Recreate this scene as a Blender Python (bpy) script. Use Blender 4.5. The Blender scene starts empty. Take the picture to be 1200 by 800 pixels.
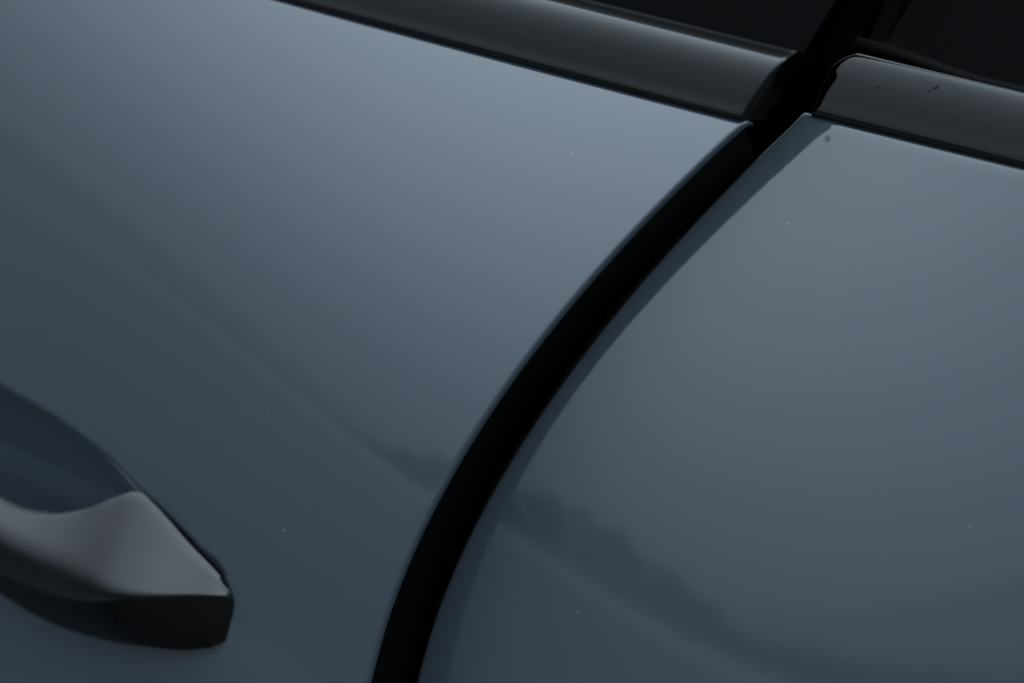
import bpy, math, random
from mathutils import Vector, Matrix
R = math.radians
sc = bpy.context.scene
col = sc.collection
# ------------------------------------------------------------------ camera
# car coordinates, metres: x rearward, y inward (towards the cabin), z up
ZB = 0.95                                   # height of the doors' belt edge
YAW, PITCH, ROLL = R(25), R(18), R(8.4)
cam = bpy.data.objects.new('camera', bpy.data.cameras.new('camera'))
col.objects.link(cam); sc.camera = cam
cam.location = (0.25515, -0.68589, 1.11417)
fw = Vector((-math.sin(YAW)*math.cos(PITCH), math.cos(YAW)*math.cos(PITCH), -math.sin(PITCH)))
r0 = Vector((math.cos(YAW), math.sin(YAW), 0)); u0 = r0.cross(fw)
cr = r0*math.cos(ROLL) + u0*math.sin(ROLL); cu = u0*math.cos(ROLL) - r0*math.sin(ROLL)
cam.rotation_euler = Matrix((cr, cu, -fw)).transposed().to_euler()
cam.data.lens = 100; cam.data.sensor_width = 36
cam.data.clip_start = 0.02; cam.data.clip_end = 2000
cam.data.dof.use_dof = True
cam.data.dof.focus_distance = 0.745
cam.data.dof.aperture_fstop = 6.0
# ------------------------------------------------------------------ sky and sun (thin overcast)
SUN_EL, SUN_AZ = R(60), R(206)              # azimuth clockwise from +y
w = bpy.data.worlds.new('World'); sc.world = w; w.use_nodes = True
nt = w.node_tree; nt.nodes.clear()
out = nt.nodes.new('ShaderNodeOutputWorld'); bg = nt.nodes.new('ShaderNodeBackground')
sky = nt.nodes.new('ShaderNodeTexSky'); sky.sky_type = 'NISHITA'; sky.sun_disc = False
sky.sun_elevation = SUN_EL; sky.sun_rotation = SUN_AZ
sky.air_density = 0.7; sky.dust_density = 0.2; sky.ozone_density = 4.0
bg.inputs['Strength'].default_value = 0.05
nt.links.new(sky.outputs[0], bg.inputs['Color'])
# an overcast cloud layer over it: brightest overhead, dim towards the horizon, the same all round
tc = nt.nodes.new('ShaderNodeTexCoord'); sx = nt.nodes.new('ShaderNodeSeparateXYZ'); nt.links.new(tc.outputs['Generated'], sx.inputs[0])
mr = nt.nodes.new('ShaderNodeMapRange'); mr.inputs['To Min'].default_value = .03; mr.inputs['To Max'].default_value = 1.0
nt.links.new(sx.outputs['Z'], mr.inputs[0])
cl = nt.nodes.new('ShaderNodeBackground'); cl.inputs['Color'].default_value = (.72, .87, 1, 1)
ms = nt.nodes.new('ShaderNodeMath'); ms.operation = 'MULTIPLY'; ms.inputs[1].default_value = 9.8
pw = nt.nodes.new('ShaderNodeMath'); pw.operation = 'POWER'; pw.inputs[1].default_value = 1.2
nt.links.new(mr.outputs[0], pw.inputs[0]); nt.links.new(pw.outputs[0], ms.inputs[0]); nt.links.new(ms.outputs[0], cl.inputs['Strength'])
ad = nt.nodes.new('ShaderNodeAddShader'); nt.links.new(bg.outputs[0], ad.inputs[0]); nt.links.new(cl.outputs[0], ad.inputs[1])
nt.links.new(ad.outputs[0], out.inputs['Surface'])
sd = bpy.data.lights.new('sun', 'SUN'); sd.energy = 0.5; sd.angle = R(120); sd.color = (1, .97, .93)
sun = bpy.data.objects.new('sun', sd); col.objects.link(sun)
sdir = Vector((math.sin(SUN_AZ)*math.cos(SUN_EL), math.cos(SUN_AZ)*math.cos(SUN_EL), math.sin(SUN_EL)))
sun.rotation_euler = (-sdir).to_track_quat('-Z', 'Y').to_euler()
vs = sc.view_settings
vs.view_transform = 'Standard'; vs.look = 'None'; vs.exposure = -0.73; vs.gamma = 1; vs.use_curve_mapping = False
sc.cycles.use_denoising = True
sc.cycles.max_bounces = 8
# ------------------------------------------------------------------ materials
def mat(name):
    m = bpy.data.materials.new(name); m.use_nodes = True
    b = m.node_tree.nodes['Principled BSDF']
    return m, m.node_tree, b
def N(t, kind, **kw):
    n = t.nodes.new(kind)
    for k, v in kw.items():
        if hasattr(n, k): setattr(n, k, v)
        else: n.inputs[k].default_value = v
    return n
def mixc(t, fac, a, b, blend='MIX'):
    n = t.nodes.new('ShaderNodeMix'); n.data_type = 'RGBA'; n.blend_type = blend
    for s, v in ((0, fac), (6, a), (7, b)):
        if isinstance(v, (int, float, tuple)): n.inputs[s].default_value = v
        else: t.links.new(v, n.inputs[s])
    return n.outputs[2]
def bump(t, b, src, strength, dist, sock='Normal'):
    n = t.nodes.new('ShaderNodeBump'); n.inputs['Strength'].default_value = strength; n.inputs['Distance'].default_value = dist
    t.links.new(src, n.inputs['Height']); t.links.new(n.outputs[0], b.inputs[sock])
def dust(t, scale, size, seed, keep):
    """sparse settled dust grains: a mask of tiny dots, a few of the cells only"""
    tc = N(t, 'ShaderNodeTexCoord'); mp = N(t, 'ShaderNodeMapping'); mp.inputs['Location'].default_value = (seed, seed*.7, seed*.3)
    t.links.new(tc.outputs['Object'], mp.inputs[0])
    v = N(t, 'ShaderNodeTexVoronoi', feature='F1'); v.inputs['Scale'].default_value = scale
    t.links.new(mp.outputs[0], v.inputs['Vector'])
    lt = N(t, 'ShaderNodeMath', operation='LESS_THAN'); lt.inputs[1].default_value = size
    t.links.new(v.outputs['Distance'], lt.inputs[0])
    sp = N(t, 'ShaderNodeSeparateColor'); t.links.new(v.outputs['Color'], sp.inputs[0])
    k = N(t, 'ShaderNodeMath', operation='LESS_THAN'); k.inputs[1].default_value = keep; t.links.new(sp.outputs[0], k.inputs[0])
    mu = N(t, 'ShaderNodeMath', operation='MULTIPLY'); t.links.new(lt.outputs[0], mu.inputs[0]); t.links.new(k.outputs[0], mu.inputs[1])
    return mu.outputs[0], tc
def paint_material():
    m, t, b = mat('blue_grey_paint')
    d, tc = dust(t, 150, .036, 3.1, .05)
    n = N(t, 'ShaderNodeTexNoise', Scale=14.0, Detail=3.0); t.links.new(tc.outputs['Object'], n.inputs['Vector'])
    c = mixc(t, n.outputs[0], (.0212, .0283, .0358, 1), (.0232, .0303, .0382, 1))
    c = mixc(t, d, c, (.13, .15, .16, 1))
    t.links.new(c, b.inputs['Base Color'])
    b.inputs['Roughness'].default_value = .55
    b.inputs['Specular IOR Level'].default_value = .15
    b.inputs['Coat Weight'].default_value = 1; b.inputs['Coat IOR'].default_value = 1.5
    # thin film of dust: the gloss changes a little from place to place
    n2 = N(t, 'ShaderNodeTexNoise', Scale=30.0, Detail=5.0); t.links.new(tc.outputs['Object'], n2.inputs['Vector'])
    mr = N(t, 'ShaderNodeMapRange'); mr.inputs['To Min'].default_value = .02; mr.inputs['To Max'].default_value = .05
    t.links.new(n2.outputs[0], mr.inputs[0]); t.links.new(mr.outputs[0], b.inputs['Coat Roughness'])
    # orange peel
    op = N(t, 'ShaderNodeTexNoise', Scale=420.0, Detail=2.0); t.links.new(tc.outputs['Object'], op.inputs['Vector'])
    bump(t, b, op.outputs[0], .05, .00012, 'Coat Normal')
    return m
def gloss_black():
    m, t, b = mat('gloss_black')
    d, tc = dust(t, 220, .035, 7.7, .10)
    c = mixc(t, d, (.0005, .0005, .0005, 1), (.06, .06, .06, 1))
    t.links.new(c, b.inputs['Base Color'])
    n2 = N(t, 'ShaderNodeTexNoise', Scale=45.0, Detail=5.0); t.links.new(tc.outputs['Object'], n2.inputs['Vector'])
    mr = N(t, 'ShaderNodeMapRange'); mr.inputs['To Min'].default_value = .025; mr.inputs['To Max'].default_value = .06
    t.links.new(n2.outputs[0], mr.inputs[0]); t.links.new(mr.outputs[0], b.inputs['Roughness'])
    b.inputs['IOR'].default_value = 1.39
    return m
def rubber():
    m, t, b = mat('black_rubber')
    tc = N(t, 'ShaderNodeTexCoord'); n = N(t, 'ShaderNodeTexNoise', Scale=300.0, Detail=4.0); t.links.new(tc.outputs['Object'], n.inputs['Vector'])
    t.links.new(mixc(t, n.outputs[0], (.0008, .0008, .0008, 1), (.0018, .0016, .0015, 1)), b.inputs['Base Color'])
    b.inputs['Roughness'].default_value = .5; b.inputs['Specular IOR Level'].default_value = .03
    bump(t, b, n.outputs[0], .1, .0003)
    return m
def glass():
    m, t, b = mat('dark_tinted_glass')
    d, tc = dust(t, 260, .03, 1.3, .08)
    t.links.new(mixc(t, d, (.0008, .0008, .0009, 1), (.05, .05, .05, 1)), b.inputs['Base Color'])
    b.inputs['Roughness'].default_value = .01; b.inputs['Specular IOR Level'].default_value = .012
    return m
def ground_mat(name, c1, c2, scale):
    m, t, b = mat(name)
    tc = N(t, 'ShaderNodeTexCoord'); n = N(t, 'ShaderNodeTexNoise', Scale=scale, Detail=6.0); t.links.new(tc.outputs['Object'], n.inputs['Vector'])
    t.links.new(mixc(t, n.outputs[0], c1, c2), b.inputs['Base Color']); b.inputs['Roughness'].default_value = .9
    bump(t, b, n.outputs[0], .4, .01)
    return m
PAINT, GLOSS, RUB, GLASS = paint_material(), gloss_black(), rubber(), glass()
def simple(name, c, rough, spec=.5):
    m, t, b = mat(name)
    tc = N(t, 'ShaderNodeTexCoord'); n = N(t, 'ShaderNodeTexNoise', Scale=60.0, Detail=4.0); t.links.new(tc.outputs['Object'], n.inputs['Vector'])
    t.links.new(mixc(t, n.outputs[0], tuple(v*.85 for v in c[:3]) + (1,), c), b.inputs['Base Color'])
    b.inputs['Roughness'].default_value = rough; b.inputs['Specular IOR Level'].default_value = spec
    return m
SATIN = simple('satin_black', (.0012, .0012, .0015, 1), .3, .015)
CHIP = simple('bare_chip', (.004, .004, .004, 1), .8, .1)
# ------------------------------------------------------------------ helpers
def link(name, verts, faces, m, parent=None, smooth=True, sharp=0):
    me = bpy.data.meshes.new(name); me.from_pydata([tuple(v) for v in verts], [], faces); me.update()
    if smooth: me.polygons.foreach_set('use_smooth', [True]*len(me.polygons))
    me.materials.append(m)
    if sharp: me.set_sharp_from_angle(angle=R(sharp))
    o = bpy.data.objects.new(name, me); col.objects.link(o)
    if parent: o.parent = parent
    return o
def grid_faces(nr, nc, flip=False, close=False):
    f = []
    for i in range(nr-1):
        for j in range(nc if close else nc-1):
            k = (j+1) % nc
            q = (i*nc+j, i*nc+k, (i+1)*nc+k, (i+1)*nc+j)
            f.append(q[::-1] if flip else q)
    return f
def hermite(tab):
    """smooth curve y(x) through a table, straight beyond both ends"""
    xs = [a for a, _ in tab]; ys = [b for _, b in tab]; n = len(xs); m = []
    for i in range(n):
        if i == 0: m.append((ys[1]-ys[0])/(xs[1]-xs[0]))
        elif i == n-1: m.append((ys[-1]-ys[-2])/(xs[-1]-xs[-2]))
        else:
            h0, h1 = xs[i]-xs[i-1], xs[i+1]-xs[i]
            m.append(((ys[i]-ys[i-1])/h0*h1 + (ys[i+1]-ys[i])/h1*h0)/(h0+h1))
    def f(x):
        if x <= xs[0]: return ys[0]+m[0]*(x-xs[0])
        if x >= xs[-1]: return ys[-1]+m[-1]*(x-xs[-1])
        for i in range(n-1):
            if x <= xs[i+1]:
                h = xs[i+1]-xs[i]; t = (x-xs[i])/h
                return ((2*t**3-3*t*t+1)*ys[i] + (t**3-2*t*t+t)*h*m[i] + (-2*t**3+3*t*t)*ys[i+1] + (t**3-t*t)*h*m[i+1])
    return f
def spans(*segs):
    """list of parameter values: (start, stop, count) pieces end to end"""
    o = []
    for a, b, n in segs:
        for i in range(n): o.append(a+(b-a)*i/n)
    o.append(segs[-1][1]); return o
def smooth01(t):
    t = max(0., min(1., t)); return t*t*(3-2*t)
# ------------------------------------------------------------------ body side surface
AJAR = 0.0245                                # the front door stands this far proud at its rear edge
TLO, TH = math.tan(R(-10)), math.tan(R(9))
def shoulder(x): return math.tan(R(30.5 - 28*(1-math.exp(-((x+.065)/.20)**2))))   # tilt just below the belt
def plan(x): return 0.10*x*x
def qh(x): return 0.134 + 0.060*math.tanh((x+0.05)/0.17) + .6*min(max(0, x+.02), .25)**1.5
def side_y(x, q, ajar):
    TA = shoulder(x); c = qh(x)/math.log((TA-TLO)/(TH-TLO))
    return plan(x) - (TLO*q + (TA-TLO)*c*(1-math.exp(-q/c))) - ajar*(x+1.05)/1.05*(1 + 5.2*max(q, -.01)*math.exp(-max(q, -.01)/.055))
def side(x, q, ajar): return Vector((x, side_y(x, q, ajar), ZB-q))
def side_n(x, q, ajar):
    e = 1e-4
    a = side(x+e, q, ajar)-side(x-e, q, ajar); b = side(x, q+e, ajar)-side(x, q-e, ajar)
    n = a.cross(b).normalized()
    return n if n.y < 0 else -n
def roll(s, r):
    """past an edge the sheet rolls over with radius r: distance along, depth"""
    if s <= 0: return s, 0.
    if s < r*math.pi/2: return r*math.sin(s/r), r*(1-math.cos(s/r))
    return r, r + s - r*math.pi/2
# TABLES: outlines on the body side, millimetres along x and below the belt
FRONT_EDGE = ((-4.0, 3.05), (-2.4, 2.45), (3.6, -1.32), (10.7, -5.71), (19.1, -10.66), (28.7, -16.09), (40.7, -22.5), (54.0, -29.06), (68.6, -35.61), (84.6, -41.93), (102.0, -47.76), (119.4, -52.48), (139.4, -56.34), (161.7, -58.48), (260, -63.2), (400, -65.2), (620, -65.2))
REAR_EDGE = ((-4.0, 8.34), (0.4, 6.7), (6.6, 2.86), (14.0, -1.62), (22.7, -6.64), (32.6, -12.13), (45.0, -18.63), (58.7, -25.28), (73.8, -31.95), (90.2, -38.43), (108.0, -44.45), (125.9, -49.37), (146.4, -53.43), (169.4, -55.7), (260, -60.5), (400, -62.6), (620, -62.6))
H_TOP = ((-203.3, 156.0), (-190.3, 152.1), (-180.6, 152.1), (-169.9, 149.6), (-159.8, 144.8), (-150.1, 138.3), (-143.1, 134.6), (-140.8, 134.4), (-136.9, 135.9), (-122.0, 143.5), (-112.2, 148.0), (-105.6, 151.9))
H_CREASE = ((-195.2, 160.2), (-181.5, 162.0), (-163.8, 162.6), (-146.6, 161.6), (-134.4, 159.2), (-124.8, 156.7), (-112.6, 153.5), (-106.1, 151.9))
H_BOTTOM = ((-198.8, 175.7), (-185.0, 178.0), (-165.4, 180.4), (-146.5, 178.9), (-128.9, 175.3), (-113.8, 170.5), (-108.7, 167.5), (-105.6, 163.7), (-103.9, 158.8))
R_TOP = ((-219.4, 122.0), (-204.9, 123.1), (-179.8, 125.4), (-154.6, 130.9), (-145.5, 134.5), (-122.5, 142.2), (-108.3, 149.4), (-103.9, 157.1))
R_BOTTOM = ((-210.0, 177.4), (-195.4, 179.5), (-173.9, 180.6), (-153.2, 178.4), (-133.5, 172.7), (-116.5, 165.5), (-108.5, 161.3), (-104.1, 157.6))
O_TOP = ((-203.3, 11.1), (-190.3, 10.5), (-180.6, 9.45), (-169.9, 8.22), (-159.8, 7.0), (-150.1, 5.83), (-143.1, 5.0), (-140.8, 4.69), (-136.9, 4.23), (-122.0, 2.5), (-112.2, 1.48), (-105.6, 0.8))
O_CREASE = ((-195.2, 19.36), (-181.5, 18.6), (-163.8, 18.9), (-146.6, 19.2), (-134.4, 18.24), (-124.8, 14.4), (-112.6, 5.9), (-106.1, 2.28))
O_BOTTOM = ((-198.8, 12.8), (-185.0, 12.0), (-165.4, 10.0), (-146.5, 8.0), (-128.9, 5.29), (-113.8, 2.4), (-108.7, 1.64), (-105.6, 1.12), (-103.9, 0.8))
# END TABLES
mm = lambda tab: hermite([(a/1e3, b/1e3) for a, b in tab])
front_edge = mm(FRONT_EDGE)
rear_edge = mm(REAR_EDGE)
# ------------------------------------------------------------------ the setting
def box_sheet(name, x0, x1, y0, y1, z, m):
    o = link(name, [(x0, y0, z), (x1, y0, z), (x1, y1, z), (x0, y1, z)], [(0, 1, 2, 3)], m, smooth=False)
    o['kind'] = 'structure'; return o
box_sheet('ground', -900, 900, -900, 900, 0, ground_mat('asphalt', (.016, .0165, .017, 1), (.028, .028, .029, 1), 3.0))
box_sheet('pavement', -400, 400, -31, -26, .004, ground_mat('concrete', (.16, .16, .15, 1), (.22, .215, .21, 1), .6))
box_sheet('grass_verge', -400, 400, -52, -44, .004, ground_mat('dry_grass', (.09, .10, .06, 1), (.14, .14, .09, 1), .8))
def far_wood():
    rng = random.Random(4); V = []; F = []
    x = -52.
    while x < 60:
        y = -62+rng.uniform(-4, 4); h = (rng.choice((3.5, 3.9, 4.3, 4.8)) + .6*math.sin(x*.31+1))*smooth01((x+47)/15)*(1-.6*smooth01((x+20)/22)); wd = rng.uniform(1.4, 3.2)
        for k in range(150):
            a = rng.uniform(0, 2*math.pi); s = rng.uniform(-1, 1); rr = math.sqrt(max(0, 1-s*s))
            rad = rng.uniform(.55, 1.0)
            c = Vector((x+wd*rad*rr*math.cos(a), y+wd*rad*rr*math.sin(a), h*.52 + h*.5*rad*s))
            p = Vector((rng.uniform(-1, 1), rng.uniform(-1, 1), rng.uniform(-1, 1))).normalized(); q = p.orthogonal().normalized()
            z = rng.uniform(.3, .7); i = len(V)
            V += [c-p*z, c+q*z*.7, c+p*z, c-q*z*.7]; F.append((i, i+1, i+2, i+3))
        x += wd*rng.uniform(.5, 1.0)
    o = link('far_wood', V, F, simple('leaves', (.055, .07, .045, 1), .7), smooth=False)
    o['kind'] = 'stuff'; o['label'] = 'dark line of far trees mirrored in the lower door paint'; o['category'] = 'trees'
far_wood()
# ------------------------------------------------------------------ the car
car = bpy.data.objects.new('car', None); col.objects.link(car); car.location = (0, 0, 0); car.empty_display_size = .1
car['label'] = 'blue-grey car side with two doors, curved black gap and gloss black trim'; car['category'] = 'car'
# handle outlines on the front door, millimetres along x and below the belt
XR = R_TOP[-1][0]/1e3                       # rear end of the recess
XH = H_TOP[-1][0]/1e3                       # rear end of the handle
HC = XR - .120                              # middle of the handle
def mirrored(f): return lambda x: f(x if x > HC else 2*HC-x)
def grip(tab):
    """outline of the rear half of the handle, levelled off at the middle and mirrored to the front half"""
    (x0, v0), (x1, v1) = tab[0], tab[1]; h = HC*1e3
    v = v0 + .3*(v1-v0)/(x1-x0)*(h-x0)
    return mirrored(mm(((h-6, v), (h, v)) + tuple(tab)))
rec_top = grip(R_TOP)
rec_bot = grip(R_BOTTOM)
def recess_depth(x, q):
    if x < 2*HC-XR or x > XR: return 0.
    a, b = q-rec_top(x), rec_bot(x)-q
    if a <= 0 or b <= 0: return 0.
    xx = min(XR-x, x-(2*HC-XR))
    d = min(a, b*8., xx*2.)
    rim = .0013                             # a small radius at the rim, a steep step, then a bowl
    e = d*d/(2*rim) if d < rim else d-rim/2
    return (.0012*(1-math.exp(-e/.003)) + .032*math.tanh(.37*e/.032))*smooth01(xx/.012)
def door_mesh(name, edge, ajar, direction, cols, rows, r_side, r_top, ret, recess=False):
    V = []; nc = len(cols); top_ret = .012
    for q in rows:
        al, dq = roll(-q, r_top) if q < 0 else (None, 0.)
        qq = -al if q < 0 else q
        xe = edge(qq) - direction*r_side
        for s in cols:
            ax, dx = roll(s, r_side)
            x = xe + direction*ax
            n = side_n(x, qq, ajar)
            dep = dx + dq + (recess_depth(x, qq) if recess and s <= 0 else 0.)
            V.append(side(x, qq, ajar) - n*dep)
    return link(name, V, grid_faces(len(rows), nc, flip=(direction > 0)), PAINT, car)
RS, RT = .0019, .0026
rows = spans((-RT*1.57-.0035, -RT*1.57, 2), (-RT*1.57, 0, 7), (0, .018, 8), (.018, .112, 40), (.112, .185, 84), (.185, .26, 14), (.26, .62, 14))
RF = .0012                                  # tight hem along the front door's rear edge
cols_f = spans((-.98, -.36, 16), (-.36, -.19, 40), (-.19, -.085, 84), (-.085, -.040, 64), (-.040, -.004, 20), (-.004, 0, 3), (0, RF*1.57, 7), (RF*1.57, RF*1.57+.0010, 1))
front_door = door_mesh('front_door', front_edge, AJAR, 1, cols_f, rows, RF, RT, .002, True)
front_door['label'] = 'front door standing proud, with the handle'
rows_r = spans((-RT*1.57-.0035, -RT*1.57, 2), (-RT*1.57, 0, 7), (0, .018, 8), (.018, .20, 70), (.20, .62, 20))
cols_r = spans((-.95, -.30, 14), (-.30, -.05, 60), (-.05, -.004, 20), (-.004, 0, 3), (0, RF*1.57, 7), (RF*1.57, RF*1.57+.003, 1))
rear_door = door_mesh('rear_door', rear_edge, 0., -1, cols_r, rows_r, RF, RT, .003)
rear_door['label'] = 'rear door behind the gap'
# black inner edges of both doors
def edge_panel(name, edge, ajar, direction, inset, d0, d1, parent, m):
    qs = spans((-.001, .2, 50), (.2, .62, 16)); ds = spans((d0, d1, 5)); V = []
    for q in qs:
        x = edge(q) - direction*inset; n = side_n(x, q, ajar)
        for k, d in enumerate(ds):
            V.append(side(x - direction*.0008*k, q, ajar) - n*d)
    return link(name, V, grid_faces(len(qs), len(ds), flip=direction < 0), m, parent)
edge_panel('edge_panel', front_edge, AJAR, 1, .0006, RF+.0006, .045, front_door, RUB)
edge_panel('edge_panel', rear_edge, 0., -1, .0008, RF+.0020, .045, rear_door, RUB)
def tube(name, pts, r, m, parent, n=10):
    V = []
    for i, p in enumerate(pts):
        t = (pts[min(i+1, len(pts)-1)]-pts[max(i-1, 0)]).normalized()
        a = t.cross(Vector((0, 1, 0))).normalized(); b = a.cross(t).normalized()
        for k in range(n):
            th = 2*math.pi*k/n; V.append(p + a*r*math.cos(th) + b*r*math.sin(th))
    return link(name, V, grid_faces(len(pts), n, close=True), m, parent)
pts = []
for q in spans((.034, .2, 40), (.2, .6, 12)):
    x = rear_edge(q)+.0004; pts.append(side(x, q, 0) - side_n(x, q, 0)*.0085)
SEAL = simple('seal_rubber', (.0105, .0085, .0075, 1), .45, .12)
tube('weatherstrip', pts, .0040, SEAL, rear_door)
# the rest of the body behind the doors: floor, far side and roof, seen only as the shade it throws
prof = [(.065, .24), (.065, .90), (.10, .955), (.30, 1.36), (.42, 1.42), (1.20, 1.42), (1.32, 1.36), (1.55, .95), (1.62, .70), (1.56, .24)]
V = []
for x, k in ((-1.25, .9), (-1.15, 1), (1.05, 1), (1.15, .9)):
    for y, z in prof: V.append(Vector((x, y + .10*x*x*(1 if y < .8 else -1), .24+(z-.24)*k)))
n = len(prof); F = grid_faces(4, n, close=True) + [tuple(range(n)), tuple(range(4*n-1, 3*n-1, -1))]
link('body_shell', V, F, RUB, car, smooth=False)
# pillar behind the gap
V = []; qs = spans((-.40, -.02, 12), (-.02, .2, 20), (.2, .62, 10)); xs = spans((-.13, .13, 12))
for q in qs:
    for d in xs:
        x = (rear_edge(max(q, 0)) if q > 0 else rear_edge(0) - q*.17) + d
        y = side_y(x, max(q, 0), 0) + (max(0, -q)*math.tan(R(27)))
        V.append(Vector((x, y+.042, ZB-q)))
link('centre_pillar', V, grid_faces(len(qs), len(xs)), RUB, car)
# ------------------------------------------------------------------ belt mouldings
def spline_profile(pts, n):
    """Catmull-Rom through (inward, up) points in mm -> metres"""
    P = [Vector((a, b, 0)) for a, b in pts]; o = []
    for i in range(len(P)-1):
        p0, p1, p2, p3 = P[max(i-1, 0)], P[i], P[i+1], P[min(i+2, len(P)-1)]
        for k in range(n):
            t = k/n
            o.append((p1*2 + (p2-p0)*t + (p0*2-p1*5+p2*4-p3)*t*t + (p1*3-p0-p2*3+p3)*t**3)*.5)
    o.append(P[-1]); return [(v.x/1e3, v.y/1e3) for v in o]
def moulding(name, prof, ajar, direction, xend, length, r_end, ret, m, parent, n=5, cap=False):
    pr = spline_profile(prof, n); V = []
    cols = spans((-length, -.12, 14), (-.12, -.01, 44), (-.01, 0, 6), (0, r_end*1.57, 9))
    if cap: cols = spans((r_end*1.5, r_end*1.57, 1), (r_end*1.57, r_end*1.57+ret, 4))
    for k, (i, h) in enumerate(pr):
        a = pr[max(k-1, 0)]; b = pr[min(k+1, len(pr)-1)]
        ty, tz = b[0]-a[0], b[1]-a[1]; l = math.hypot(ty, tz) or 1
        nrm = Vector((0, -tz/l, ty/l))
        for s in cols:
            ax, dep = roll(s, r_end)
            x = xend(h) - direction*r_end + direction*ax
            y = plan(x) - ajar*(x+1.05)/1.05 + i
            V.append(Vector((x, y, ZB+h)) - Vector((0, -1, .15)).normalized()*dep)
    return link(name, V, grid_faces(len(pr), len(cols), flip=(direction < 0)), m, parent)
prof_f = [(3.5, 2.0), (.6, 1.6), (-.1, 2.4), (.5, 5.4), (1.25, 9.4), (2.15, 13.4), (3.1, 16.2), (4.2, 17.8), (5.8, 18.7), (9.2, 19.6), (12.5, 20.2), (13.5, 17)]
fm = moulding('belt_moulding', prof_f, AJAR, 1, lambda h: .0010+.0068*h/.0173, .95, .0016, .010, GLOSS, front_door)
moulding('moulding_end_cap', prof_f, AJAR, 1, lambda h: .0009+.0068*h/.0173, .95, .0016, .014, RUB, front_door, cap=True)
prof_r = [(3.5, 2.0), (.6, 1.7), (-.1, 2.5), (.62, 6.4), (1.5, 10.8), (2.5, 14.9), (3.6, 18.0), (4.6, 19.1), (6.3, 19.5), (8.0, 18.7), (8.6, 15)]
def rear_end(h):
    return .0100 + .0032*h/.018 + .0050*max(0, (h-.0130)/.0065)**2.2
rm = moulding('belt_moulding', prof_r, 0., -1, rear_end, .92, .0006, .007, GLOSS, rear_door)
moulding('moulding_end_cap', prof_r, 0., -1, lambda h: rear_end(h)+.0001, .92, .0006, .010, RUB, rear_door, cap=True)
# ------------------------------------------------------------------ glass, seals, pillar covers
TG = math.tan(R(27))
def glass_sheet(name, ajar, i0, h0, h1, xa, xb, m, parent, nx=30):
    V = []; hs = spans((h0, .05, 8), (.05, h1, 10))
    def pos(x, h, d=0): return Vector((x, plan(x) - ajar*(x+1.05)/1.05 + i0 + (h-.018)*TG + d, ZB+h))
    for d in (0, .004):
        for h in hs:
            for k in range(nx+1):
                t = k/nx; x = xa(h)+(xb(h)-xa(h))*t
                V.append(pos(x, h, d))
    nr, nc = len(hs), nx+1
    F = grid_faces(nr, nc) + [tuple(v+nr*nc for v in f[::-1]) for f in grid_faces(nr, nc)]
    rim = [i for i in range(nc)] + [i*nc+nc-1 for i in range(1, nr)] + [(nr-1)*nc+i for i in range(nc-2, -1, -1)] + [i*nc for i in range(nr-2, 0, -1)]
    for a, b in zip(rim, rim[1:]+rim[:1]): F.append((b, a, a+nr*nc, b+nr*nc))
    o = link(name, V, F, m, parent, smooth=False)
    return o
fg_edge = lambda h: .0098 + .0030*(h-.0204)/.0111
rg_edge = lambda h: .0216 + .0012*(h-.0211)/.0109
glass_sheet('window_glass', AJAR, .0130, .010, .36, lambda h: -.90+.8*(h-.02), fg_edge, GLASS, front_door)
glass_sheet('window_glass', 0., .0140, .010, .36, rg_edge, lambda h: .80-.4*h, GLASS, rear_door)
glass_sheet('pillar_cover', 0., .0150, .012, .36, lambda h: rg_edge(h)-.0150, lambda h: rg_edge(h)-.0072, SATIN, rear_door, 4)
glass_sheet('pillar_cover', 0., .0190, .004, .36, lambda h: rg_edge(h)-.006, lambda h: rg_edge(h)+.010, RUB, rear_door, 4)
# seal lips along the foot of the glass
pts = []
for k in range(60):
    x = .005-.9*k/59*1.0; pts.append(Vector((x, plan(x)-AJAR*(x+1.05)/1.05+.0135, ZB+.0185)))
tube('glass_seal', pts, .0012, RUB, front_door, 8)
pts = []
for k in range(80):
    x = .015+.75*(k/79)**1.6
    h = .0200 - .0025*smooth01((x-.022)/.03); pts.append(Vector((x, plan(x)+.0125, ZB+h)))
tube('glass_seal', pts, .0022, RUB, rear_door, 8)
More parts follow.
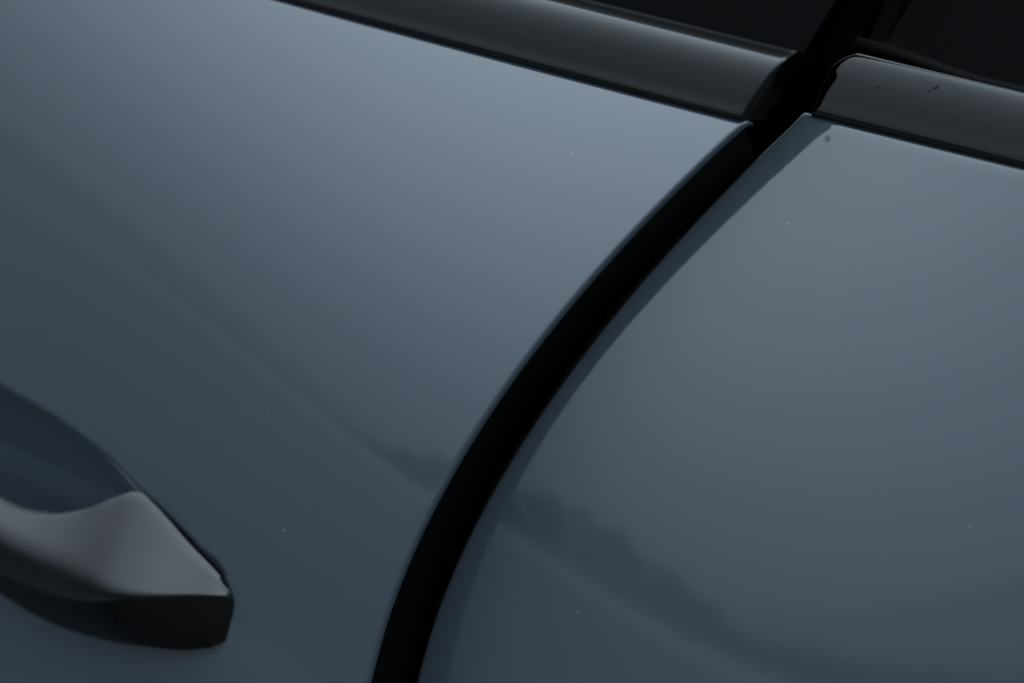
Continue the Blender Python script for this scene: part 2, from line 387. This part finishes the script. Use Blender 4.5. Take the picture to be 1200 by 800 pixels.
# ------------------------------------------------------------------ door handle
top_c = grip(H_TOP)
cre_c = grip(H_CREASE)
bot_c = grip(H_BOTTOM)
off_t = grip(O_TOP)
off_c = grip(O_CREASE)
off_b = grip(O_BOTTOM)
V = []; st = spans((2*HC-XH, HC, 50), (HC, XH-.045, 40), (XH-.045, XH-.008, 60), (XH-.008, XH, 20)); nsec = 0
for x in st:
    t, c, b = top_c(x), cre_c(x), bot_c(x); ot, oc, ob = off_t(x), off_c(x), off_b(x)
    e = max(0., .0048-min(XH-x, x-(2*HC-XH))); sag = .0048-math.sqrt(max(0., .0048**2-e*e))   # both ends are rounded
    t += sag*.75; b -= sag*.15
    if b < t+.001: m_ = (t+b)/2; t, b = m_-.0005, m_+.0005
    c = min(max(c, t+.0005), b-.0005)
    fil = .08 + .66*smooth01((-.116-max(x, 2*HC-x))/.085)      # the crease is crisp at the rear tip, soft along the grip
    def on(u_):
        if u_ < 1: return (t+(c-t)*u_, ot+(oc-ot)*u_)
        v = u_-1; return (c+(b-c)*v, oc+(ob-oc)*(v*v*.5+.5*v))
    sec = [(t+.004, ot-.010), (t, ot-.0006), (t+.0004, ot)]
    p0, p1, p2 = on(1-fil), (c, oc), on(1+fil)
    for k in range(1, 9): sec.append(on((1-fil)*k/9))
    for k in range(0, 15):
        w_ = k/14; sec.append(tuple(p0[j]*(1-w_)**2 + 2*p1[j]*w_*(1-w_) + p2[j]*w_*w_ for j in (0, 1)))
    for k in range(1, 9): sec.append(on(1+fil+(1-fil)*k/9))
    sec += [(b, ob), (b-.004, ob-.010)]
    nsec = len(sec)
    for q, o in sec:
        q = max(min(q, b), t)
        p = side(x, q, AJAR); V.append(p + side_n(x, q, AJAR)*(o-sag*.7))
link('door_handle', V, grid_faces(len(st), nsec, close=True), GLOSS, front_door, sharp=50)
# ------------------------------------------------------------------ small marks
def chip(name, x, h, i, rx, rz, ang, parent, m, on=None, seed=0):
    rng = random.Random(seed); V = [on(x, h)]; n = 10
    for k in range(n):
        a = 2*math.pi*k/n; rr = rng.uniform(.8, 1.15)
        dx, dz = rx*rr*math.cos(a), rz*rr*math.sin(a)
        V.append(on(x+dx*math.cos(ang)-dz*math.sin(ang), h+dx*math.sin(ang)+dz*math.cos(ang)))
    return link(name, V, [(0, 1+(k+1) % n, 1+k) for k in range(n)], m, parent, smooth=False)
pr_r = spline_profile(prof_r, 5)
def on_rm(x, h):
    best = min(range(2, len(pr_r)-1), key=lambda k: abs(pr_r[k][1]-h) if pr_r[k][0] < .0066 else 9)
    a, b = pr_r[best-1], pr_r[best+1]; t = (h-a[1])/((b[1]-a[1]) or 1)
    return Vector((x, plan(x)+a[0]+(b[0]-a[0])*t-.00015, ZB+h))
chip('paint_chip', .0265, .0125, 0, .0004, .0004, 0, rear_door, CHIP, on_rm, 1)
chip('paint_chip', .0415, .0158, 0, .0009, .00035, R(40), rear_door, CHIP, on_rm, 2)
chip('paint_chip', .0400, .0147, 0, .0005, .0003, R(40), rear_door, CHIP, on_rm, 3)
WATER = simple('water_spot', (.016, .022, .028, 1), .35)
on_rd = lambda x, q: side(x, q, 0) + side_n(x, q, 0)*.00012
chip('paint_spot', .0168, .0030, 0, .0008, .0008, 0, rear_door, WATER, on_rd, 4)
